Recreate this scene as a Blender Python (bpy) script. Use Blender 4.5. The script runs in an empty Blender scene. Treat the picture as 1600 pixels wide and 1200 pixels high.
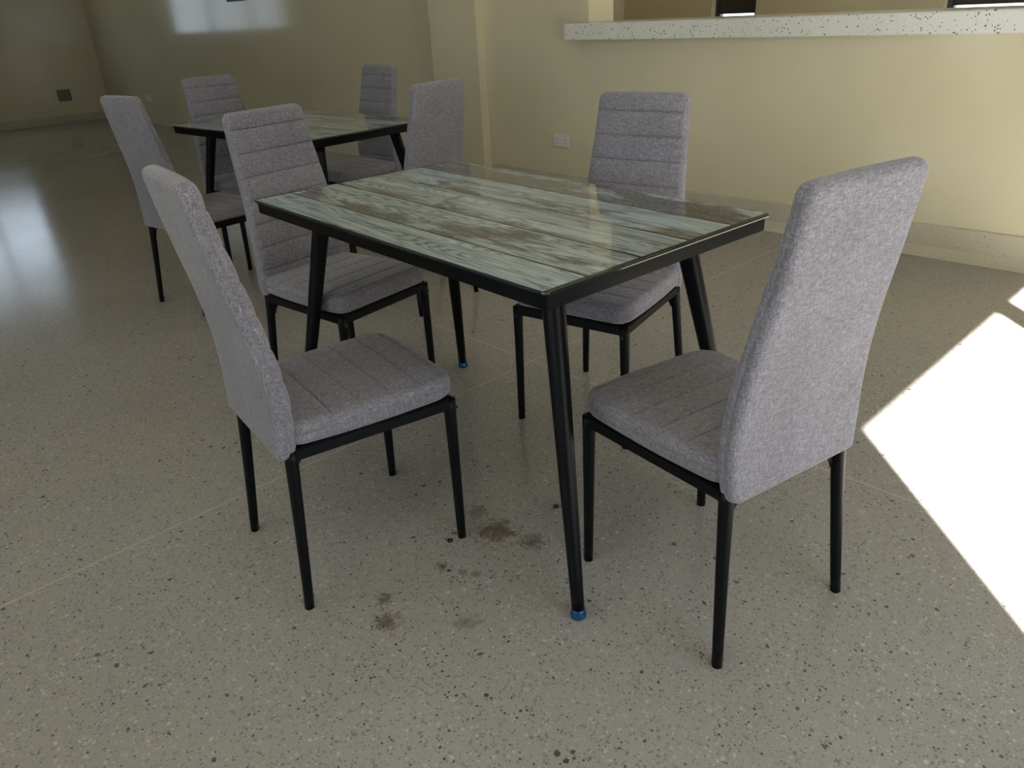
import bpy, bmesh, math, random
from mathutils import Vector, Matrix
C = bpy.context.scene.collection
random.seed(7)
R = math.radians
TH = R(3.0506)                       # the room stands 3 degrees off the first table

# ------------------------------------------------------------------ helpers
def obj(name, bm, m, parent=None, smooth=False, loc=None):
    me = bpy.data.meshes.new(name)
    bmesh.ops.recalc_face_normals(bm, faces=bm.faces[:])
    bm.to_mesh(me); bm.free()
    for mm in (m if isinstance(m, (list, tuple)) else [m]): me.materials.append(mm)
    if smooth:
        for p in me.polygons: p.use_smooth = True
    o = bpy.data.objects.new(name, me); C.objects.link(o)
    if parent: o.parent = parent
    if loc: o.location = loc
    return o
def thing(name, label, cat, loc=(0,0,0), rz=0, group=None):
    o = bpy.data.objects.new(name, None); C.objects.link(o)
    o.empty_display_size = .1
    o.location = loc; o.rotation_euler = (0,0,rz)
    o['label'] = label; o['category'] = cat
    if group: o['group'] = group
    return o
def tag(o, label, cat, group=None):
    o['label'] = label; o['category'] = cat
    if group: o['group'] = group
    return o
def struct(name, bm, m, parent=None, smooth=False):
    o = obj(name, bm, m, parent, smooth)
    if not parent: o['kind'] = 'structure'
    return o
def box(bm, x0, x1, y0, y1, z0, z1, bev=0, seg=2, mi=0):
    ps = [(x0,y0,z0),(x1,y0,z0),(x1,y1,z0),(x0,y1,z0),(x0,y0,z1),(x1,y0,z1),(x1,y1,z1),(x0,y1,z1)]
    v = [bm.verts.new(p) for p in ps]
    fs = [bm.faces.new([v[i] for i in f]) for f in ((3,2,1,0),(4,5,6,7),(0,1,5,4),(1,2,6,5),(2,3,7,6),(3,0,4,7))]
    for f in fs: f.material_index = mi
    if bev:
        es = list({e for f in fs for e in f.edges})
        bmesh.ops.bevel(bm, geom=es, offset=bev, segments=seg, affect='EDGES', profile=.5)
def tube(bm, pts, rad, n=20, caps=True):
    """swept round tube through pts, radius per point"""
    pts = [Vector(p) for p in pts]
    rings = []
    for i, p in enumerate(pts):
        a = pts[max(i-1,0)]; b = pts[min(i+1,len(pts)-1)]
        t = (b-a).normalized()
        u = Vector((1,0,0)) if abs(t.x) < .9 else Vector((0,1,0))
        u = (u - t*u.dot(t)).normalized(); w = t.cross(u)
        r = rad[i] if isinstance(rad, (list,tuple)) else rad
        rings.append([bm.verts.new(p + u*r*math.cos(2*math.pi*k/n) + w*r*math.sin(2*math.pi*k/n)) for k in range(n)])
    for a, b in zip(rings, rings[1:]):
        for k in range(n): bm.faces.new([a[k], a[(k+1)%n], b[(k+1)%n], b[k]])
    if caps:
        bm.faces.new(rings[0][::-1]); bm.faces.new(rings[-1])
def lathe(bm, prof, cx=0, cy=0, n=24):
    """prof: (radius, z) bottom to top"""
    rings = [[bm.verts.new((cx+r*math.cos(2*math.pi*k/n), cy+r*math.sin(2*math.pi*k/n), z)) for k in range(n)] for r, z in prof]
    for a, b in zip(rings, rings[1:]):
        for k in range(n): bm.faces.new([a[k], a[(k+1)%n], b[(k+1)%n], b[k]])
    bm.faces.new(rings[0][::-1]); bm.faces.new(rings[-1])
def spline(pts, t):
    """Catmull-Rom through tuples, t in 0..1"""
    n = len(pts)-1; s = min(max(t*n, 0), n-1e-6); i = int(s); f = s-i
    g = lambda k: pts[min(max(k,0),n)]
    out = []
    for a, b, c, d in zip(g(i-1), g(i), g(i+1), g(i+2)):
        out.append(.5*((2*b)+(-a+c)*f+(2*a-5*b+4*c-d)*f*f+(-a+3*b-3*c+d)*f**3))
    return out

# ------------------------------------------------------------------ materials
def mat(name, col=(.5,.5,.5), rough=.5, metal=0, **kw):
    m = bpy.data.materials.new(name); m.use_nodes = True
    nt = m.node_tree; b = nt.nodes['Principled BSDF']
    b.inputs['Base Color'].default_value = (*col, 1); b.inputs['Roughness'].default_value = rough
    b.inputs['Metallic'].default_value = metal
    for k, val in kw.items(): b.inputs[k.replace('_', ' ')].default_value = val
    return m, nt, b
class N:
    def __init__(s, nt): s.nt = nt
    def add(s, t, **kw):
        n = s.nt.nodes.new(t)
        for k, val in kw.items(): setattr(n, k, val)
        return n
    def link(s, a, b): s.nt.links.new(a, b)
    def coord(s, kind='Object', scale=(1,1,1), loc=(0,0,0), rot=(0,0,0)):
        tc = s.add('ShaderNodeTexCoord'); mp = s.add('ShaderNodeMapping')
        mp.inputs['Scale'].default_value = scale; mp.inputs['Location'].default_value = loc; mp.inputs['Rotation'].default_value = rot
        s.link(tc.outputs[kind], mp.inputs[0]); return mp.outputs[0]
    def noise(s, vec, scale=1, detail=2, rough=.5, dist=0):
        n = s.add('ShaderNodeTexNoise'); n.inputs['Scale'].default_value = scale; n.inputs['Detail'].default_value = detail
        n.inputs['Roughness'].default_value = rough; n.inputs['Distortion'].default_value = dist
        s.link(vec, n.inputs['Vector']); return n.outputs['Fac']
    def voro(s, vec, scale, feature='F1', rand=1):
        n = s.add('ShaderNodeTexVoronoi'); n.feature = feature; n.inputs['Scale'].default_value = scale
        n.inputs['Randomness'].default_value = rand
        s.link(vec, n.inputs['Vector']); return n
    def ramp(s, fac, stops, interp='LINEAR'):
        n = s.add('ShaderNodeValToRGB'); cr = n.color_ramp; cr.interpolation = interp
        while len(cr.elements) < len(stops): cr.elements.new(.5)
        for e, (p, c) in zip(cr.elements, stops):
            e.position = p; e.color = (*c, 1) if len(c) == 3 else c
        s.link(fac, n.inputs[0]); return n.outputs['Color']
    def math(s, op, a, b=None, c=None, clamp=False):
        n = s.add('ShaderNodeMath', operation=op, use_clamp=clamp)
        for i, x in enumerate((a, b, c)):
            if x is None: continue
            if isinstance(x, (int, float)): n.inputs[i].default_value = x
            else: s.link(x, n.inputs[i])
        return n.outputs[0]
    def mix(s, fac, a, b, blend='MIX'):
        n = s.add('ShaderNodeMix', data_type='RGBA', blend_type=blend)
        for i, x in ((0, fac), (6, a), (7, b)):
            if isinstance(x, (int, float)): n.inputs[i].default_value = x
            elif isinstance(x, tuple): n.inputs[i].default_value = (*x, 1)
            else: s.link(x, n.inputs[i])
        return n.outputs[2]
    def bump(s, h, strength, dist, b):
        n = s.add('ShaderNodeBump'); n.inputs['Strength'].default_value = strength; n.inputs['Distance'].default_value = dist
        s.link(h, n.inputs['Height']); s.link(n.outputs[0], b.inputs['Normal'])
    def sep(s, vec):
        n = s.add('ShaderNodeSeparateXYZ'); s.link(vec, n.inputs[0]); return n.outputs

def g(v): return (v, v, v)

# heathered fabric
M_fab, nt, b = mat('heather_grey_fabric', rough=.95)
b.inputs['Specular IOR Level'].default_value = .15
n = N(nt)
try:
    b.inputs['Sheen Weight'].default_value = .25; b.inputs['Sheen Roughness'].default_value = .5
except KeyError: pass
a1 = n.noise(n.coord(scale=(380,380,65)), 1, 3, .6)
a2 = n.noise(n.coord(scale=(380,65,380), loc=(3,7,1)), 1, 3, .6)
a3 = n.noise(n.coord(scale=(65,380,380), loc=(9,2,5)), 1, 3, .6)
big = n.noise(n.coord(), 9, 2, .5)
s_ = n.math('ADD', n.math('ADD', a1, a2), a3)
s_ = n.math('MULTIPLY', s_, 1/3)
s_ = n.math('ADD', s_, n.math('MULTIPLY', n.math('SUBTRACT', big, .5), .08))
col = n.ramp(s_, [(.34, (.072,.068,.078)), (.45, (.140,.132,.150)), (.54, (.208,.198,.222)), (.66, (.34,.325,.36))])
n.link(col, b.inputs['Base Color'])
n.bump(s_, .55, .0016, b)

# black powder-coated steel
M_blk, nt, b = mat('black_steel', (.004,.004,.0045), .34, Specular_IOR_Level=.12)
n = N(nt)
n.bump(n.noise(n.coord(), 700, 2), .12, .0004, b)
M_blk2, nt, b = mat('matt_black_plastic', (.012,.012,.013), .5)
M_blue, nt, b = mat('blue_film_wrapped_foot', (.008,.055,.16), .2, .5)
M_glassedge, nt, b = mat('dark_glass_edge', (.012,.02,.02), .08)
M_white, nt, b = mat('white_socket_plastic', (.62,.60,.56), .35)
M_greyp, nt, b = mat('grey_socket_plastic', (.16,.155,.15), .5)
M_hole, nt, b = mat('socket_hole', (.02,.02,.02), .7)
M_grille, nt, b = mat('grille_metal', (.75,.73,.70), .5)
M_alu, nt, b = mat('window_frame_metal', (.05,.05,.055), .4)
M_ceil, nt, b = mat('ceiling_paint', (.86,.85,.82), .8)

# wood-plank print under glass (table local coordinates, metres, origin at the table centre)
M_plank, nt, b = mat('plank_print_under_glass', rough=.035)
b.inputs['IOR'].default_value = 1.45
n = N(nt)
xyz = n.coord()
o3 = n.sep(xyz)
PW = .1523
yy = n.math('ADD', o3[1], .352 - .113 + PW)           # joints at .113, .266, ...
row = n.math('FLOOR', n.math('DIVIDE', yy, PW))
fr = n.math('FRACT', n.math('DIVIDE', yy, PW))
# per-plank shifted coordinates
cmb = n.add('ShaderNodeCombineXYZ')
n.link(n.math('ADD', o3[0], n.math('MULTIPLY', row, 3.7)), cmb.inputs[0])
n.link(n.math('ADD', o3[1], n.math('MULTIPLY', row, 1.3)), cmb.inputs[1])
pv = cmb.outputs[0]
def mapped(vec, scale, loc=(0,0,0)):
    mp = n.add('ShaderNodeMapping'); mp.inputs['Scale'].default_value = scale; mp.inputs['Location'].default_value = loc
    n.link(vec, mp.inputs[0]); return mp.outputs[0]
# contour-like grain: rings of a stretched noise field
fld = n.noise(mapped(pv, (1.1, 13, 1)), 1, 2, .40, .15)
rings = n.math('ABSOLUTE', n.math('SUBTRACT', n.math('FRACT', n.math('MULTIPLY', fld, 30)), .5))
rings = n.math('POWER', n.math('MULTIPLY', rings, 2), .6)
fine = n.noise(mapped(pv, (5, 260, 1)), 1, 5, .72)
tone = n.noise(mapped(pv, (1.6, 22, 1), (1,8,0)), 1, 3, .6)
patch = n.noise(mapped(pv, (4.2, 9, 1), (4,4,0)), 1, 5, .65, .4)
grit = n.noise(mapped(pv, (60, 170, 1)), 1, 3, .6)
g1 = n.math('ADD', n.math('MULTIPLY', rings, .17), n.math('MULTIPLY', fine, .83))
g1 = n.math('ADD', g1, n.math('MULTIPLY', n.math('SUBTRACT', tone, .5), .45))
light = n.ramp(g1, [(.34, (.030,.038,.042)), (.43, (.15,.185,.20)), (.51, (.29,.355,.38)), (.72, (.47,.56,.59))])
brown = n.ramp(n.math('ADD', n.math('MULTIPLY', g1, .5), n.math('MULTIPLY', grit, .5)),
               [(.36, (.018,.017,.014)), (.46, (.060,.058,.049)), (.56, (.14,.137,.118)), (.68, (.30,.32,.30))])
# how brown each plank is (row 0..4) and where across it
rb = n.math('MULTIPLY', row, .2); 
rowb = n.ramp(n.math('ADD', rb, .1), [(0, g(.20)), (.2, g(.47)), (.4, g(.38)), (.6, g(.40)), (.8, g(.62))], 'CONSTANT')
across = n.math('MULTIPLY', n.math('SUBTRACT', fr, .5), -.22)
mask = n.math('ADD', n.math('ADD', patch, n.math('MULTIPLY', n.math('SUBTRACT', rowb, .5), .8)), n.math('ADD', across, n.math('MULTIPLY', grit, .10)))
mk = n.ramp(mask, [(.52, g(0)), (.64, g(1))])
pcol = n.mix(n.math('MULTIPLY', mk, .9), light, brown)
# joints
j = n.math('MINIMUM', fr, n.math('SUBTRACT', 1, fr))
jm = n.ramp(n.math('MULTIPLY', j, PW*100), [(.0, g(0)), (.26, g(0)), (.36, g(1))])
# dark margin at the two short ends and long edges
ex = n.math('SUBTRACT', .5965 - .012, n.math('ABSOLUTE', n.math('SUBTRACT', o3[0], 0)))
em = n.math('GREATER_THAN', ex, 0)
pcol = n.mix(n.math('MULTIPLY', jm, em), (.003,.004,.004), pcol)
n.link(pcol, b.inputs['Base Color'])

# terrazzo
def terrazzo(name, base, scale=1, dark=.16, rough=.2, grain=1.0):
    m, nt, b = mat(name, rough=rough)
    n = N(nt); c = n.coord(scale=(scale,)*3)
    wob = n.noise(c, 60, 2)
    def chips(sc, thr, soft, loc):
        mp = n.add('ShaderNodeMapping'); mp.inputs['Location'].default_value = loc; n.link(c, mp.inputs[0])
        ad = n.add('ShaderNodeVectorMath', operation='ADD')
        nz = n.add('ShaderNodeTexNoise'); nz.inputs['Scale'].default_value = sc*1.4; n.link(mp.outputs[0], nz.inputs['Vector'])
        scl = n.add('ShaderNodeVectorMath', operation='SCALE'); scl.inputs['Scale'].default_value = .55/sc
        n.link(nz.outputs['Color'], scl.inputs[0]); n.link(mp.outputs[0], ad.inputs[0]); n.link(scl.outputs[0], ad.inputs[1])
        v = n.voro(ad.outputs[0], sc)
        sp = n.add('ShaderNodeSeparateColor'); n.link(v.outputs['Color'], sp.inputs[0])
        # chip radius differs cell by cell
        rad = n.math('MULTIPLY', sp.outputs[0], thr)
        k = n.math('SUBTRACT', rad, v.outputs['Distance'])
        k = n.math('DIVIDE', k, soft, clamp=True)
        return k, sp.outputs[1], sp.outputs[2]
    cl = n.noise(c, 1.1, 3)
    base_c = n.mix(n.ramp(cl, [(.35, g(0)), (.65, g(1))]), tuple(x*.93 for x in base), tuple(x*1.05 for x in base))
    # pale marble grains
    k, r1, r2 = chips(95, .52, .08, (0,0,0))
    colc = n.ramp(r1, [(0, tuple(x*.55 for x in base)), (.3, tuple(x*.78 for x in base)), (.55, tuple(x*1.08 for x in base)), (1, tuple(min(x*1.62,.9) for x in base))])
    out = n.mix(n.math('MULTIPLY', k, .75*grain), base_c, colc)
    k, r1, r2 = chips(210, .55, .08, (3,1,0))
    colc = n.ramp(r1, [(0, tuple(x*.35 for x in base)), (.35, tuple(x*.6 for x in base)), (.7, tuple(x*1.1 for x in base)), (1, tuple(min(x*1.6,.9) for x in base))])
    out = n.mix(n.math('MULTIPLY', k, .8*grain), out, colc)
    # larger scattered dark pebbles
    k, r1, r2 = chips(48, .33, .05, (7,5,0))
    sel = n.math('GREATER_THAN', r1, 1-dark)
    out = n.mix(n.math('MULTIPLY', n.math('MULTIPLY', k, sel), .85), out, n.ramp(r2, [(0, (.028,.025,.022)), (.5, (.08,.07,.055)), (1, (.16,.14,.11))]))
    k, r1, r2 = chips(120, .42, .06, (2,9,0))
    sel = n.math('GREATER_THAN', r1, 1-dark*1.9)
    out = n.mix(n.math('MULTIPLY', n.math('MULTIPLY', k, sel), .85), out, n.ramp(r2, [(0, (.02,.018,.017)), (1, (.13,.115,.10))]))
    return m, n, b, out, c

FLOOR_BASE = (.288,.272,.250)
M_floor, n, b, out, c = terrazzo('terrazzo_floor', FLOOR_BASE, 1, .11, .2)
w = n.coord('Generated'); oc = n.coord('Object'); s3 = n.sep(oc)
# pale divider strips cast into the floor
for ax, val in ((0, .2024), (1, .8785)):
    d = n.math('ABSOLUTE', n.math('SUBTRACT', s3[ax], val))
    ext = 1.0 if ax == 0 else n.math('GREATER_THAN', s3[0], -1.4)
    out = n.mix(n.math('MULTIPLY', n.math('MULTIPLY', n.math('LESS_THAN', d, .0019), .7), ext), out, (.52,.47,.39))
# brown dirt stains where the floor has been trodden
blot = n.noise(oc, 42, 6, .75, .8)
for sx, sy, rr, amt in ((.762,.092,.05,.5), (.86,.07,.075,.8), (.955,.10,.05,.7), (.85,-.274,.03,.75), (.915,-.315,.045,.75), (.862,-.113,.022,.8), (.915,-.09,.018,.5), (.945,-.075,.02,.5), (1.045,-.191,.04,.45)):
    v1 = n.add('ShaderNodeVectorMath', operation='DISTANCE'); v1.inputs[1].default_value = (sx, sy, 0); n.link(oc, v1.inputs[0])
    k = n.math('SUBTRACT', 1, n.math('DIVIDE', v1.outputs['Value'], rr*1.25), clamp=True)
    k = n.math('MULTIPLY', n.math('MULTIPLY', n.math('SUBTRACT', n.math('ADD', n.math('MULTIPLY', k, .42), blot), .66), 5.5, clamp=True), n.math('MULTIPLY', k, 6, clamp=True))
    out = n.mix(n.math('MULTIPLY', k, amt), out, (.085,.053,.036))
n.link(out, b.inputs['Base Color'])
wear = n.noise(oc, .9, 3)
n.link(n.ramp(wear, [(.3, g(.15)), (.7, g(.20))]), b.inputs['Roughness'])
n.bump(n.noise(n.coord('Object', scale=(1,1,1)), 9, 2), .04, .002, b)
b.inputs['Specular IOR Level'].default_value = .5

M_counter, n, b, out, c = terrazzo('pale_terrazzo_counter', (.60,.605,.55), .8, .17, .25, .22)
n.link(out, b.inputs['Base Color'])
M_skirt, n, b, out, c = terrazzo('terrazzo_skirting', (.48,.447,.335), 1, .04, .4, .4)
n.link(out, b.inputs['Base Color'])

# glossy cream wall paint
def paint(name, col, rough=.3, stain=True):
    m, nt, b = mat(name, col, rough); n = N(nt)
    c = n.coord()
    cl = n.noise(c, 1.3, 4)
    base = n.mix(n.ramp(cl, [(.3, g(0)), (.7, g(1))]), tuple(x*.93 for x in col), tuple(x*1.04 for x in col))
    n.link(base, b.inputs['Base Color'])
    b.inputs['Specular IOR Level'].default_value = .5
    h = n.math('ADD', n.noise(n.coord(scale=(5,5,1.0)), 1, 3, .5), n.math('MULTIPLY', n.noise(c, 60, 3), .05))
    n.bump(h, .16, .006, b)
    return m
M_wall = paint('cream_gloss_wall_paint', (.60,.55,.385), .11)
M_wall_in = paint('cream_wall_paint_inner_room', (.56,.50,.35), .4)
M_ground, nt, b = mat('concrete_paving', (.20,.19,.165), .9)
M_shutter, nt, b = mat('dark_window_board', (.030,.026,.020), .5)

def pane_mat(name, tint):
    m = bpy.data.materials.new(name); m.use_nodes = True; nt = m.node_tree
    for x in list(nt.nodes): nt.nodes.remove(x)
    o = nt.nodes.new('ShaderNodeOutputMaterial'); mx = nt.nodes.new('ShaderNodeMixShader'); mx.inputs[0].default_value = .06
    t = nt.nodes.new('ShaderNodeBsdfTransparent'); t.inputs[0].default_value = (*tint, 1)
    g_ = nt.nodes.new('ShaderNodeBsdfGlossy'); g_.inputs['Roughness'].default_value = .02
    nt.links.new(t.outputs[0], mx.inputs[1]); nt.links.new(g_.outputs[0], mx.inputs[2]); nt.links.new(mx.outputs[0], o.inputs[0])
    return m
M_pane = pane_mat('clear_window_glass', (.95,.97,.96))
M_pane_t = pane_mat('dimming_window_glass', (.66,.68,.68))  # tint darkened to tone down the glare from the left window

# ------------------------------------------------------------------ the room
XL, XR, YB, YF, ZC = -11.1, 3.25, 3.036, -3.5, 3.0
YL = 3.22                            # the back wall steps back to the left of the pilaster
T = .24
# floor
bm = bmesh.new(); box(bm, XL-.3, XR+.3, YF-.3, 6.2, -.12, 0); struct('floor', bm, M_floor)
bm = bmesh.new(); box(bm, XL-.3, XR+.3, YF-.3, 6.2, ZC, ZC+.15); struct('ceiling', bm, M_ceil)
# back wall with the serving opening (x -1.352 .. 2.7, z 1.0 .. 2.15) and the shallow pilaster
OX0, OX1, OZ0, OZ1 = -1.352, 2.75, 1.0, 2.15
bm = bmesh.new()
box(bm, XL-.3, -2.60, YL, YL+.1, 0, ZC); box(bm, -2.60, OX0, YB, YB+T, 0, ZC)
box(bm, OX0, OX1, YB, YB+T, 0, OZ0)
box(bm, OX0, OX1, YB, YB+T, OZ1, ZC)
box(bm, OX1, XR+.3, YB, YB+T, 0, ZC)
struct('wall_back', bm, M_wall)
bm = bmesh.new(); box(bm, -2.845, -2.323, YB-.069, YL+.02, 0, ZC, .004); struct('trim_1', bm, M_wall)   # pilaster
# left wall with window
WY0, WY1, WZ0, WZ1 = -.08, 1.95, 1.06, 2.4
bm = bmesh.new()
box(bm, XL-T, XL, YF-.3, WY0, 0, ZC); box(bm, XL-T, XL, WY1, YL, 0, ZC)
box(bm, XL-T, XL, WY0, WY1, 0, WZ0); box(bm, XL-T, XL, WY0, WY1, WZ1, ZC)
struct('wall_left', bm, M_wall)
# right wall: glazed double opening down to the floor
# (its head, outer jamb and post throw the edges of the sunlit patch on the floor)
D0, DY1, DZ, PA, PB = -.943, 1.0, 2.23, .450, .496
bm = bmesh.new()
box(bm, XR, XR+.12, YF-.3, D0, 0, ZC); box(bm, XR, XR+.12, D0, DY1, DZ, ZC)
box(bm, XR, XR+.12, DY1, YB, 0, ZC)
struct('wall_right', bm, M_wall)
# front wall behind the camera with a wide window under an added sun-blocking slab
FX0, FX1, FZ0, FZ1 = -2.0, 3.0, .55, 2.6
bm = bmesh.new()
box(bm, XL-.3, FX0, YF-T, YF, 0, ZC); box(bm, FX1, XR+.3, YF-T, YF, 0, ZC)
box(bm, FX0, FX1, YF-T, YF, 0, FZ0); box(bm, FX0, FX1, YF-T, YF, FZ1, ZC)
struct('wall_front', bm, M_wall)
bm = bmesh.new(); box(bm, -7, 7.5, YF-2.5, YF-T, 2.75, 2.9); struct('sun_block_slab', bm, M_ceil)      # unseen slab, added to keep direct sun out of the front window
bm = bmesh.new(); box(bm, -60, 60, -60, 60, -.35, -.13); struct('ground', bm, M_ground)
# inner room behind the counter
bm = bmesh.new()
K = 6.0
box(bm, XL-.3, -2.36, K, K+.2, 0, ZC); box(bm, -2.36, -1.90, K, K+.2, 0, .95); box(bm, -2.36, -1.90, K, K+.2, 2.1, ZC)
box(bm, -1.90, -.30, K, K+.2, 0, ZC); box(bm, -.30, 1.3, K, K+.2, 0, .95); box(bm, -.30, 1.3, K, K+.2, 2.1, ZC)
box(bm, 1.3, 1.5, K, K+.2, 0, ZC); box(bm, 1.5, XR+.3, K, K+.2, 0, ZC)
box(bm, -3.6, -3.4, YL+.1, K, 0, ZC);  # partition out of view, added to stop the inner room going dark
for y0, y1, z0, z1 in ((YB+T, 3.5, 0, ZC), (5.8, K, 0, ZC), (3.5, 5.8, 0, .6), (3.5, 5.8, 2.7, ZC)): box(bm, XR+.06, XR+.3, y0, y1, z0, z1)
struct('wall_kitchen', bm, M_wall_in)

def window(name, axis, pos, a0, a1, z0, z1, th, fw, mull, trans, m=M_alu, glass=M_pane):
    """frame of bars in the plane axis=pos"""
    bm = bmesh.new()
    def bar(p0, p1, q0, q1):
        if axis == 'x': box(bm, pos-th/2, pos+th/2, p0, p1, q0, q1, .002, 1)
        else: box(bm, p0, p1, pos-th/2, pos+th/2, q0, q1, .002, 1)
    bar(a0, a0+fw, z0, z1); bar(a1-fw, a1, z0, z1); bar(a0+fw, a1-fw, z0, z0+fw); bar(a0+fw, a1-fw, z1-fw, z1)
    for q in mull: bar(q-fw/2, q+fw/2, z0+fw, z1-fw)
    for q in trans: bar(a0+fw, a1-fw, q-fw/2, q+fw/2)
    o = obj(name, bm, m); o['kind'] = 'structure'
    bm = bmesh.new(); e = fw*.5
    if axis == 'x': q = [(pos, a0+e, z0+e), (pos, a1-e, z0+e), (pos, a1-e, z1-e), (pos, a0+e, z1-e)]
    else: q = [(a0+e, pos, z0+e), (a1-e, pos, z0+e), (a1-e, pos, z1-e), (a0+e, pos, z1-e)]
    bm.faces.new([bm.verts.new(p) for p in q]); obj('pane', bm, glass, o)
    return o
window('window_1', 'x', XL-.1, WY0, WY1, WZ0, WZ1, .05, .05, [.60, 1.28], [2.12], glass=M_pane_t)
window('window_2', 'y', YF-.1, FX0, FX1, FZ0, FZ1, .05, .05, [-.75, .5, 1.75], [1.95])
window('fill_window', 'x', XR+.2, 3.5, 5.8, .6, 2.7, .06, .05, [4.65], [])  # unseen window, added to let fill light into the inner room
kw = window('window_3', 'y', K+.1, -2.36, -1.90, .95, 2.1, .06, .05, [], [])
bm = bmesh.new(); box(bm, -2.32, -1.94, K+.07, K+.09, 1.052, 2.06); obj('window_board', bm, M_shutter, kw)
kw = window('window_4', 'y', K+.1, -.30, 1.3, .95, 2.1, .06, .05, [.55], [])
bm = bmesh.new(); box(bm, -.26, 1.26, K+.07, K+.09, 1.05, 2.06); obj('window_board', bm, M_shutter, kw)
bm = bmesh.new()
for a, b_, z0, z1 in ((D0, D0+.03, 0, DZ), (DY1-.03, DY1, 0, DZ), (D0+.03, DY1-.03, DZ-.03, DZ)): box(bm, XR+.07, XR+.12, a, b_, z0, z1)
box(bm, XR, XR+.12, PA, PB, 0, DZ-.03)
o = obj('door_1', bm, M_alu); o['kind'] = 'structure'

# skirting: tall terrazzo upstand with a small cove toe
def skirting(name, prof, x0, x1, YB=YB):
    bm = bmesh.new()
    a = [bm.verts.new((x0, YB-p, z)) for p, z in prof]; b_ = [bm.verts.new((x1, YB-p, z)) for p, z in prof]
    for i in range(len(prof)-1): bm.faces.new([a[i], a[i+1], b_[i+1], b_[i]])
    bm.faces.new(a[::-1]); bm.faces.new(b_); bm.faces.new([a[0], b_[0], b_[-1], a[-1]])
    return struct(name, bm, M_skirt)
prof = [(0,.152), (.008,.152), (.012,.148), (.012,.048), (.016,.044), (.024,.032), (.036,.016), (.052,.002), (.052,0), (0,0)]
skirting('baseboard_right', prof, -2.31, XR)
prof2 = [(0,.11), (.010,.11), (.012,.105), (.012,0), (0,0)]
skirting('baseboard_left', prof2, XL, -2.86, YL)
bm = bmesh.new(); box(bm, XL, XL+.012, YF, YL-.012, 0, .11, .002); struct('baseboard_far', bm, M_skirt)
bm = bmesh.new(); box(bm, -2.857, -2.311, YB-.081, YB-.066, 0, .11, .002); struct('baseboard_pilaster', bm, M_skirt)

# counter slab
bm = bmesh.new()
out_ = [(-1.44,2.90),(3.2,2.90),(3.2,YB-.001),(OX1-.001,YB-.001),(OX1-.001,3.40),(OX0+.001,3.40),(OX0+.001,YB-.001),(-1.44,YB-.001)]
lo = [bm.verts.new((x,y,1.002)) for x,y in out_]; hi = [bm.verts.new((x,y,1.094)) for x,y in out_]
bm.faces.new(lo[::-1]); bm.faces.new(hi)
for k in range(8): bm.faces.new([lo[k], lo[(k+1)%8], hi[(k+1)%8], hi[k]])
bmesh.ops.bevel(bm, geom=[e for e in bm.edges if all(abs(v.co.y-2.90)<1e-4 for v in e.verts) or all(abs(v.co.x+1.44)<1e-4 for v in e.verts)], offset=.005, segments=3, affect='EDGES')
tag(obj('serving_counter', bm, M_counter), 'long pale speckled terrazzo serving counter let into the cream wall', 'counter')

# ------------------------------------------------------------------ wall fittings
def socket(name, label, loc, rz, plate, w_=.147, h_=.087, detail=True):
    t = thing(name, label, 'socket', loc, rz)
    bm = bmesh.new(); box(bm, -w_/2, w_/2, -.012, 0, -h_/2, h_/2, .004, 3); obj('plate', bm, plate, t)
    if detail:
        for sx in (-1, 1):
            bm = bmesh.new()
            box(bm, sx*.018-.007, sx*.018+.007, -.0165, -.010, .010, .030, .002, 2); obj('rocker_switch', bm, plate, t)
            bm = bmesh.new(); cx = sx*.045
            box(bm, cx-.002, cx+.002, -.0127, -.0115, .004, .013)
            for q in (-1, 1): box(bm, cx+q*.011-.003, cx+q*.011+.003, -.0127, -.0115, -.018, -.014)
            obj('pin_holes', bm, M_hole, t)
    return t
socket('wall_socket', 'white double wall socket with two switches, low on cream wall below the counter', (-1.597, YB, .370), 0, M_white)
socket('wall_socket', 'small pale wall socket low on the far shaded wall behind the grey chairs', (-9.42, YL, .345), 0, M_white, .20, .08, False)
t = thing('wall_socket', 'dark grey blanking plate low on the dim left end wall', 'socket', (XL, 2.637, .38), R(90))
bm = bmesh.new(); box(bm, -.095, .085, -.014, 0, -.078, .078, .004, 2); obj('plate', bm, M_greyp, t)
bm = bmesh.new(); box(bm, .055, .067, -.018, -.012, -.012, .000, .002); obj('knob', bm, M_hole, t)
# ventilation grille at the top edge of the picture
t = thing('vent_grille', 'small slotted metal vent grille high on the far glossy wall', 'vent', (-6.25, YL, 1.53), 0)
bm = bmesh.new(); box(bm, -.25, .25, -.008, 0, -.11, .11, .002); obj('backing', bm, M_blk2, t)
bm = bmesh.new()
box(bm, -.265, .265, -.02, -.004, -.12, -.105); box(bm, -.265, .265, -.02, -.004, .105, .12)
box(bm, -.265, -.25, -.02, -.004, -.105, .105); box(bm, .25, .265, -.02, -.004, -.105, .105)
obj('frame', bm, M_blk2, t)
bm = bmesh.new()
for k in range(7): box(bm, -.235+k*.068, -.235+k*.068+.050, -.016, -.007, -.095, .095)
obj('slats', bm, M_grille, t)

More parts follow.
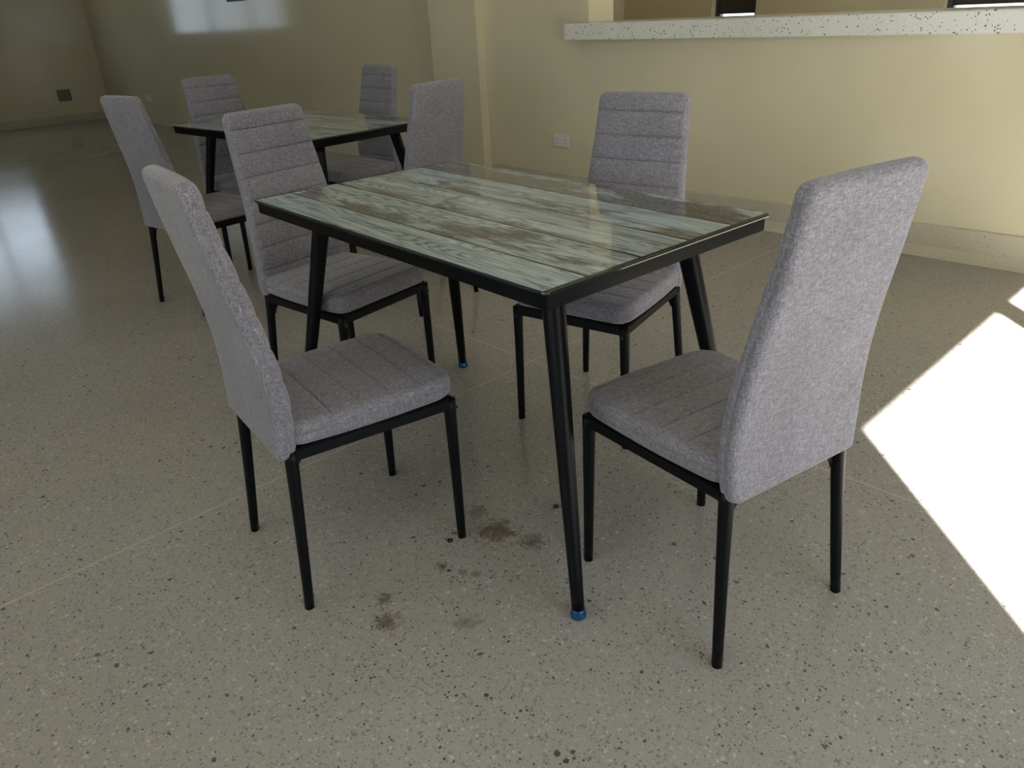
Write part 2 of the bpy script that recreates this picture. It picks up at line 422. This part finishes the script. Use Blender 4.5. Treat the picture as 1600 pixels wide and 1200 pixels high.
# ------------------------------------------------------------------ tables
L, W, H = 1.193, .704, .75
def w2r(x, y): return (x*math.cos(TH)+y*math.sin(TH), -x*math.sin(TH)+y*math.cos(TH))
def make_table(label, org, rz, feet):
    """org: corner A in room coordinates; the long side runs along local +x"""
    ca, sa = math.cos(rz), math.sin(rz)
    cx, cy = org[0]+ca*L/2-sa*W/2, org[1]+sa*L/2+ca*W/2
    t = thing('dining_table', label, 'table', (cx, cy, 0), rz, 'dining tables with plank print tops')
    hx, hy = L/2, W/2
    # glass sheet, rounded corners, pencil edge
    bm = bmesh.new()
    rc = .012; prof = [(-.0035,-.0072), (-.0008,-.0060), (0,-.0036), (-.0008,-.0012), (-.0032,0)]
    rings = []
    for e, z in prof:
        ring = []
        for qx, qy, a0 in ((1,1,0), (-1,1,90), (-1,-1,180), (1,-1,270)):
            for k in range(7):
                a = R(a0+k*15); ring.append(bm.verts.new((qx*(hx-rc)+(rc+e)*math.cos(a), qy*(hy-rc)+(rc+e)*math.sin(a), H+z)))
        rings.append(ring)
    m_ = len(rings[0])
    for i, (a, b_) in enumerate(zip(rings, rings[1:])):
        for k in range(m_):
            f = bm.faces.new([a[k], a[(k+1)%m_], b_[(k+1)%m_], b_[k]]); f.material_index = 1
    bm.faces.new(rings[0][::-1]).material_index = 1
    bm.faces.new(rings[-1]).material_index = 0
    obj('glass_top', bm, [M_plank, M_glassedge], t)
    # frame: mitred rectangular tube under the glass
    zt, zb, o, wd = H-.0072, .7115, .009, .028
    bm = bmesh.new()
    def ring(d, z): return [bm.verts.new((sx*(hx-d), sy*(hy-d), z)) for sx, sy in ((-1,-1),(1,-1),(1,1),(-1,1))]
    lo = [ring(o, zb), ring(o, zt), ring(o+wd, zt), ring(o+wd, zb)]
    for i in range(4):
        a, b_ = lo[i], lo[(i+1)%4]
        for k in range(4): bm.faces.new([a[k], a[(k+1)%4], b_[(k+1)%4], b_[k]])
    bmesh.ops.bevel(bm, geom=bm.edges[:], offset=.0015, segments=2, affect='EDGES')
    obj('frame', bm, M_blk, t)
    # legs
    for (qx, qy), (fx, fy) in zip(((-1,-1),(1,-1),(1,1),(-1,1)), feet):
        top = Vector((qx*(hx-.139), qy*(hy-.144), H-.012)); foot = Vector((fx-hx, fy-hy, .018))
        # the straight leg leaves the frame about .135 in from either edge
        bm = bmesh.new(); d = foot-top
        pts = [top+d*(k/10) for k in range(11)]
        tube(bm, pts, [.0255-.0115*(k/10) for k in range(11)], 28)
        lg = obj('leg', bm, M_blk, t, True)
        bm = bmesh.new()
        lathe(bm, [(.010,.0), (.0155,.001), (.0178,.005), (.0178,.009), (.0160,.014), (.0150,.018), (.0148,.024)], foot.x, foot.y, 24)
        fo = obj('foot_cap', bm, M_blue, lg, True); fo['label'] = 'blue film wrapped foot cap'
        bm = bmesh.new()   # welded plate under the frame
        box(bm, top.x-.045, top.x+.045, top.y-.045, top.y+.045, H-.016, H-.0075, .002, 1)
        obj('leg_plate', bm, M_blk, lg)
    return t
f1 = [(0,.027), (L+.0199,.0479), (L-.0333,W+.0087), (0,W-.027)]
f2 = [(0,.027), (L,.027), (L,W-.027), (0,W-.027)]
make_table('black framed dining table with glossy grey plank top, nearest the camera', w2r(0,0), -TH, f1)
make_table('black framed dining table with grey plank top, standing farther back on the left', (-2.052,.608), R(3.996), f2)

# ------------------------------------------------------------------ chairs
def rrect(w, t, r, grooves, topn=14):
    """closed loop of (u, v, tag) for a rounded rectangle; v=+t/2 is the quilted face; tag 1 there"""
    r = min(r, t*.49, w*.98); P = []
    for k in range(topn+1):                              # quilted face, left to right
        P.append((-(w-r)+2*(w-r)*k/topn, t/2, 1))
    for k in range(1, 6):
        a = R(90-k*90/6); P.append((w-r+r*math.cos(a), t/2-r+r*math.sin(a), 2))
    sd = t/2-r
    for gq in grooves:
        v0 = gq*sd if sd > .002 else 0
        for dv, du in ((.0012,0), (0,-.0016), (-.0012,0)): P.append((w+du, v0+dv, 0))
    for k in range(1, 6):
        a = R(-k*90/6); P.append((w-r+r*math.cos(a), -t/2+r+r*math.sin(a), 0))
    for k in range(topn+1): P.append(((w-r)-2*(w-r)*k/topn, -t/2, 0))
    for k in range(1, 6):
        a = R(-90-k*90/6); P.append((-(w-r)+r*math.cos(a), -t/2+r+r*math.sin(a), 0))
    for gq in reversed(grooves):
        v0 = gq*sd if sd > .002 else 0
        for dv, du in ((-.0012,0), (0,.0016), (.0012,0)): P.append((-w+du, v0+dv, 0))
    for k in range(1, 6):
        a = R(180-k*90/6); P.append((-(w-r)+r*math.cos(a), t/2-r+r*math.sin(a), 2))
    return P
def pad(path, seams, cap0, cap1, rw0, rw1, r, puff, groove, gr=(.0,), soft=.35):
    """path: (x, z, halfwidth, thickness) control points swept as a rounded pad; front face looks to +normal.
       seams: arc distances from the end; cap: thickness rounding, rw: corner radius seen from the front"""
    S = 400; fine = [spline(path, k/S) for k in range(S+1)]
    acc = [0]
    for a, b_ in zip(fine, fine[1:]): acc.append(acc[-1]+math.hypot(b_[0]-a[0], b_[1]-a[1]))
    LT = acc[-1]
    def at(s):
        s = min(max(s,0),LT); i = 0
        lo, hi = 0, S
        while hi-lo > 1:
            mid = (lo+hi)//2
            if acc[mid] <= s: lo = mid
            else: hi = mid
        f = (s-acc[lo])/max(acc[hi]-acc[lo],1e-9)
        p = [a+(b_-a)*f for a, b_ in zip(fine[lo], fine[hi])]
        t = Vector((fine[hi][0]-fine[lo][0], fine[hi][1]-fine[lo][1])).normalized()
        return p, t
    ss = set(round(k*.009, 5) for k in range(1, int(LT/.009)))
    for q in seams:
        for d in (-.006,-.0035,-.0018,0,.0018,.0035,.006): ss.add(round(LT-q+d, 5))
    for k in range(0, 10):
        a = math.sin(R(k*10)); c_ = 1-math.cos(R(k*10))
        for rr in (rw0, cap0): ss.add(round(rr*c_, 5))
        for rr in (rw1, cap1): ss.add(round(LT-rr*c_, 5))
    ss.add(0.0); ss.add(round(LT,5))
    ss = sorted(s for s in ss if 0 <= s <= LT+1e-6)
    clean = [ss[0]]
    for s in ss[1:]:
        if s-clean[-1] > .0006: clean.append(s)
    if LT-clean[-1] > 1e-6: clean.append(LT)
    bm = bmesh.new(); rings = []
    edges = sorted([0]+[LT-q for q in seams]+[LT])
    for s in clean:
        (x, z, w_, t_), tg = at(s)
        nrm = Vector((tg.y, -tg.x))                      # toward +x when the path climbs
        def shrink(rr, d):
            return rr-math.sqrt(max(rr*rr-(rr-d)**2, 0)) if d < rr else 0
        dw = shrink(rw0, s)+shrink(rw1, LT-s)
        dt = shrink(cap0, s)+shrink(cap1, LT-s)
        w2, t2 = w_-dw, max(t_-2*dt, .0015)
        # quilting profile
        pz = 0
        for a, b_ in zip(edges, edges[1:]):
            if a-1e-9 <= s <= b_+1e-9:
                f = (s-a)/max(b_-a,1e-9); pz = math.sin(math.pi*min(max(f,0),1))**.55*puff
        gz = 0
        for q in seams:
            d = abs(s-(LT-q)); gz = max(gz, math.exp(-(d/.0022)**2))
        ring = []
        for u, v, tg_ in rrect(w2, t2, r, gr):
            if tg_ in (1, 2):
                e = max(0, min(1, (w2-abs(u))/.035)); fall = e**soft
                k = 1 if tg_ == 1 else .6
                v = v + (pz-groove*gz)*(fall if t2 > .01 else 0)*k
                v = v + .005*math.cos(min(abs(u)/max(w2,.01),1)*math.pi/2)*(1 if puff > .003 else .6)*(t2/t_)
            ring.append(bm.verts.new((x+nrm.x*v, u, z+nrm.y*v)))
        rings.append(ring)
    m_ = len(rings[0])
    for a, b_ in zip(rings, rings[1:]):
        for k in range(m_): bm.faces.new([a[k], a[(k+1)%m_], b_[(k+1)%m_], b_[k]])
    bm.faces.new(rings[0][::-1]); bm.faces.new(rings[-1])
    return bm
def make_chair():
    t = thing('dining_chair', '', 'chair')
    back = [(-.202,.372,.172,.040), (-.196,.44,.179,.042), (-.196,.52,.178,.042), (-.204,.60,.171,.041),
            (-.219,.69,.163,.040), (-.238,.78,.157,.039), (-.256,.87,.151,.037), (-.270,.950,.147,.035)]
    seams = [.055+.0715*k for k in range(7)]
    obj('backrest', pad(back, seams, .008, .015, .012, .025, .015, .0038, .0046), M_fab, t, True)
    seat = [(.212,.4190,.195,.050), (.15,.4200,.195,.054), (.05,.4205,.193,.056), (-.05,.4200,.190,.055), (-.13,.4190,.185,.053), (-.188,.4180,.180,.052)]
    seat_s = [.055, .125, .197, .270, .335]
    # swept front to back so the quilted side faces up
    s2 = list(reversed(seat))
    bm = pad(s2, [.36-q for q in seat_s], .012, .020, .034, .060, .020, .0016, .0032, (.30,))
    # the sweep runs toward +x, whose normal points down: flip it
    for v in bm.verts:
        v.co.z = .4205*2 - v.co.z
    obj('seat', bm, M_fab, t, True)
    # rails
    zs, bt, ft = .378, (-.190,.160), (.188,.180)
    bm = bmesh.new()
    def rail(p0, p1, h=.028, w_=.022):
        p0, p1 = Vector(p0), Vector(p1); d = (p1-p0).normalized(); s = Vector((-d.y, d.x, 0))*w_/2
        q = [p0-s, p0+s, p1+s, p1-s]
        lo = [bm.verts.new((p.x, p.y, zs-h/2)) for p in q]; hi = [bm.verts.new((p.x, p.y, zs+h/2)) for p in q]
        fs = [bm.faces.new(lo[::-1]), bm.faces.new(hi)]+[bm.faces.new([lo[k], lo[(k+1)%4], hi[(k+1)%4], hi[k]]) for k in range(4)]
        bmesh.ops.bevel(bm, geom=list({e for f in fs for e in f.edges}), offset=.003, segments=2, affect='EDGES')
    for s in (-1, 1): rail((bt[0],s*bt[1],0), (ft[0],s*ft[1],0))
    rail((ft[0],-ft[1],0), (ft[0],ft[1],0)); rail((bt[0],-bt[1],0), (bt[0],bt[1],0))
    # gusset plates where legs meet the rails
    for s in (-1, 1):
        px, py = bt
        vs = [(px, s*py, zs-.010), (px, s*(py-.056), zs-.010), (px, s*(py-.030), zs-.026), (px, s*(py-.016), zs-.046), (px, s*(py-.010), zs-.060)]
        a = [bm.verts.new((p[0]-.003, p[1], p[2])) for p in vs]; b_ = [bm.verts.new((p[0]+.003, p[1], p[2])) for p in vs]
        bm.faces.new(a[::-1]); bm.faces.new(b_)
        for k in range(5): bm.faces.new([a[k], a[(k+1)%5], b_[(k+1)%5], b_[k]])
        for (qx, qy), sg in ((bt, 1), (ft, -1)):
            vs = [(qx, zs-.010), (qx+sg*.024, zs-.010), (qx+sg*.015, zs-.022), (qx, zs-.036)]
            a = [bm.verts.new((p[0], s*qy-.004, p[1])) for p in vs]; b_ = [bm.verts.new((p[0], s*qy+.004, p[1])) for p in vs]
            bm.faces.new(a[::-1]); bm.faces.new(b_)
            for k in range(4): bm.faces.new([a[k], a[(k+1)%4], b_[(k+1)%4], b_[k]])
    obj('seat_frame', bm, M_blk, t)
    # tapered legs
    for s in (-1, 1):
        for (tx, ty), (fx, fy) in ((bt, (-.2253,.1853)), (ft, (.1831,.1876))):
            bm = bmesh.new()
            a = Vector((tx, s*ty, .3885)); f = Vector((fx, s*fy, .0)); k1 = a+(f-a)*.30
            k1.x = tx+(fx-tx)*.25; k1.y = s*(ty+(fy-ty)*.28)
            pts, rad = [], []
            for k in range(13):
                q = k/12; p = (1-q)**2*a+2*q*(1-q)*k1+q*q*f
                pts.append(p); rad.append(.0150-.0042*q)
            pts.append(f+Vector((0,0,0))); rad.append(.0088)
            pts = pts[:-1]; rad = rad[:-1]
            tube(bm, pts, rad, 22)
            lg = obj('leg', bm, M_blk, t, True)
            if fx > 0:
                bm = bmesh.new()
                tube(bm, [(tx+.009, s*(ty), .362), (tx+.020, s*(ty), .362)], [.0052, .0040], 12)
                obj('bolt', bm, M_blk2, lg)
    return t
def copy_tree(o, parent=None):
    c_ = o.copy(); C.objects.link(c_)
    if parent: c_.parent = parent
    for ch in [x for x in bpy.data.objects if x.parent == o and x is not c_]: copy_tree(ch, c_)
    return c_
SP = [  # room x, y, heading, label
 (.598,-.156,81.51,'grey fabric dining chair at the near left, seen from its side'),
 (1.322,.292,168.70,'grey fabric dining chair at the right, its plain back turned to the camera'),
 (-.075,.291,8.76,'grey fabric dining chair at the left end of the near table, quilting facing the camera'),
 (.636,.754,280.57,'grey fabric dining chair on the far side of the near table, before cream wall'),
 (-.756,1.065,187.25,'grey fabric dining chair between the two tables, plain back toward the camera'),
 (-1.535,.477,98.54,'shaded grey dining chair farthest left, on the near side of the back table'),
 (-1.990,.943,.47,'shaded grey dining chair at the left end of the back table, facing right'),
 (-1.770,1.457,271.31,'shaded grey dining chair on the far long side of the back table'),
]
proto = make_chair()
chairs = [proto]+[copy_tree(proto) for _ in SP[1:]]
for o, (x, y, h, lab) in zip(chairs, SP):
    o.location = (x, y, 0); o.rotation_euler = (0,0,R(h)); o['label'] = lab; o['group'] = 'grey fabric dining chairs around the two tables'

# washers dropped on the floor
for x, y, lab in ((.802,-.035,'small black washer lying on the terrazzo beside the near left chair leg'), (.903,.249,'small black washer on the floor by the near table leg')):
    bm = bmesh.new(); rings = []
    for k in range(24):
        a = 2*math.pi*k/24; rg = []
        for rr, z in ((.0040,.0002), (.0075,.0002), (.0075,.0030), (.0040,.0030)):
            rg.append(bm.verts.new((rr*math.cos(a), rr*math.sin(a), z)))
        rings.append(rg)
    for k in range(24):
        a, b_ = rings[k], rings[(k+1)%24]
        for q in range(4): bm.faces.new([a[q], b_[q], b_[(q+1)%4], a[(q+1)%4]])
    tag(obj('rubber_washer', bm, M_blk2, None, False, (x, y, 0)), lab, 'washer')

# ------------------------------------------------------------------ light
w = bpy.data.worlds.new('World'); bpy.context.scene.world = w; w.use_nodes = True
nt = w.node_tree; bg = nt.nodes['Background']
bg.inputs[0].default_value = (.74,.86,1.0,1); bg.inputs[1].default_value = .74
sun = bpy.data.lights.new('sun', 'SUN'); sun.energy = 15.5; sun.angle = R(.55); sun.color = (1,.965,.90)
so = bpy.data.objects.new('sun', sun); C.objects.link(so)
ELEV = math.atan((DZ-.03)/((XR+.12-1.335)/.70*math.hypot(.70,.713)))
dv = Vector((-.70*math.cos(ELEV)/math.hypot(.70,.713), .713*math.cos(ELEV)/math.hypot(.70,.713), -math.sin(ELEV)))
so.rotation_euler = dv.to_track_quat('-Z','Y').to_euler()
def portal(name, loc, rot, sx, sy):
    l = bpy.data.lights.new(name, 'AREA'); l.shape = 'RECTANGLE'; l.size = sx; l.size_y = sy
    l.cycles.is_portal = True
    o = bpy.data.objects.new(name, l); C.objects.link(o); o.location = loc; o.rotation_euler = rot
portal('portal_door', (XR+.14, (D0+DY1)/2, DZ/2), (0, R(90), 0), DZ, DY1-D0)
portal('portal_kitchen', (XR+.32, 4.65, 1.65), (0, R(90), 0), 2.1, 2.3)
portal('portal_window', (XL-.26, (WY0+WY1)/2, (WZ0+WZ1)/2), (0, R(-90), 0), WZ1-WZ0, WY1-WY0)
portal('portal_front', ((FX0+FX1)/2, YF-.26, (FZ0+FZ1)/2), (R(90), 0, 0), FX1-FX0, FZ1-FZ0)

# ------------------------------------------------------------------ camera
cd = bpy.data.cameras.new('camera'); co = bpy.data.objects.new('camera', cd); C.objects.link(co)
cd.sensor_width = 36; cd.lens = 1188.77/1600*36; cd.clip_start = .05
rz = Matrix.Rotation(-TH, 3, 'Z')
r_ = rz @ Vector((.65965135,.74994696,-.04939285)); u_ = rz @ Vector((-.30257793,.3251554,.89594674)); f_ = rz @ Vector((-.68797289,.57606729,-.4414066))
co.matrix_world = Matrix(((r_.x,u_.x,-f_.x,2.05690717),(r_.y,u_.y,-f_.y,-.96219933),(r_.z,u_.z,-f_.z,1.19251916),(0,0,0,1)))
sc = bpy.context.scene; sc.camera = co
sc.view_settings.view_transform = 'Standard'; sc.view_settings.look = 'None'; sc.view_settings.gamma = 1
sc.view_settings.exposure = 2.15; sc.view_settings.use_curve_mapping = False
sc.cycles.use_denoising = True; sc.cycles.denoiser = 'OPENIMAGEDENOISE'
sc.cycles.max_bounces = 10; sc.cycles.diffuse_bounces = 7; sc.cycles.glossy_bounces = 5
sc.cycles.sample_clamp_indirect = 6
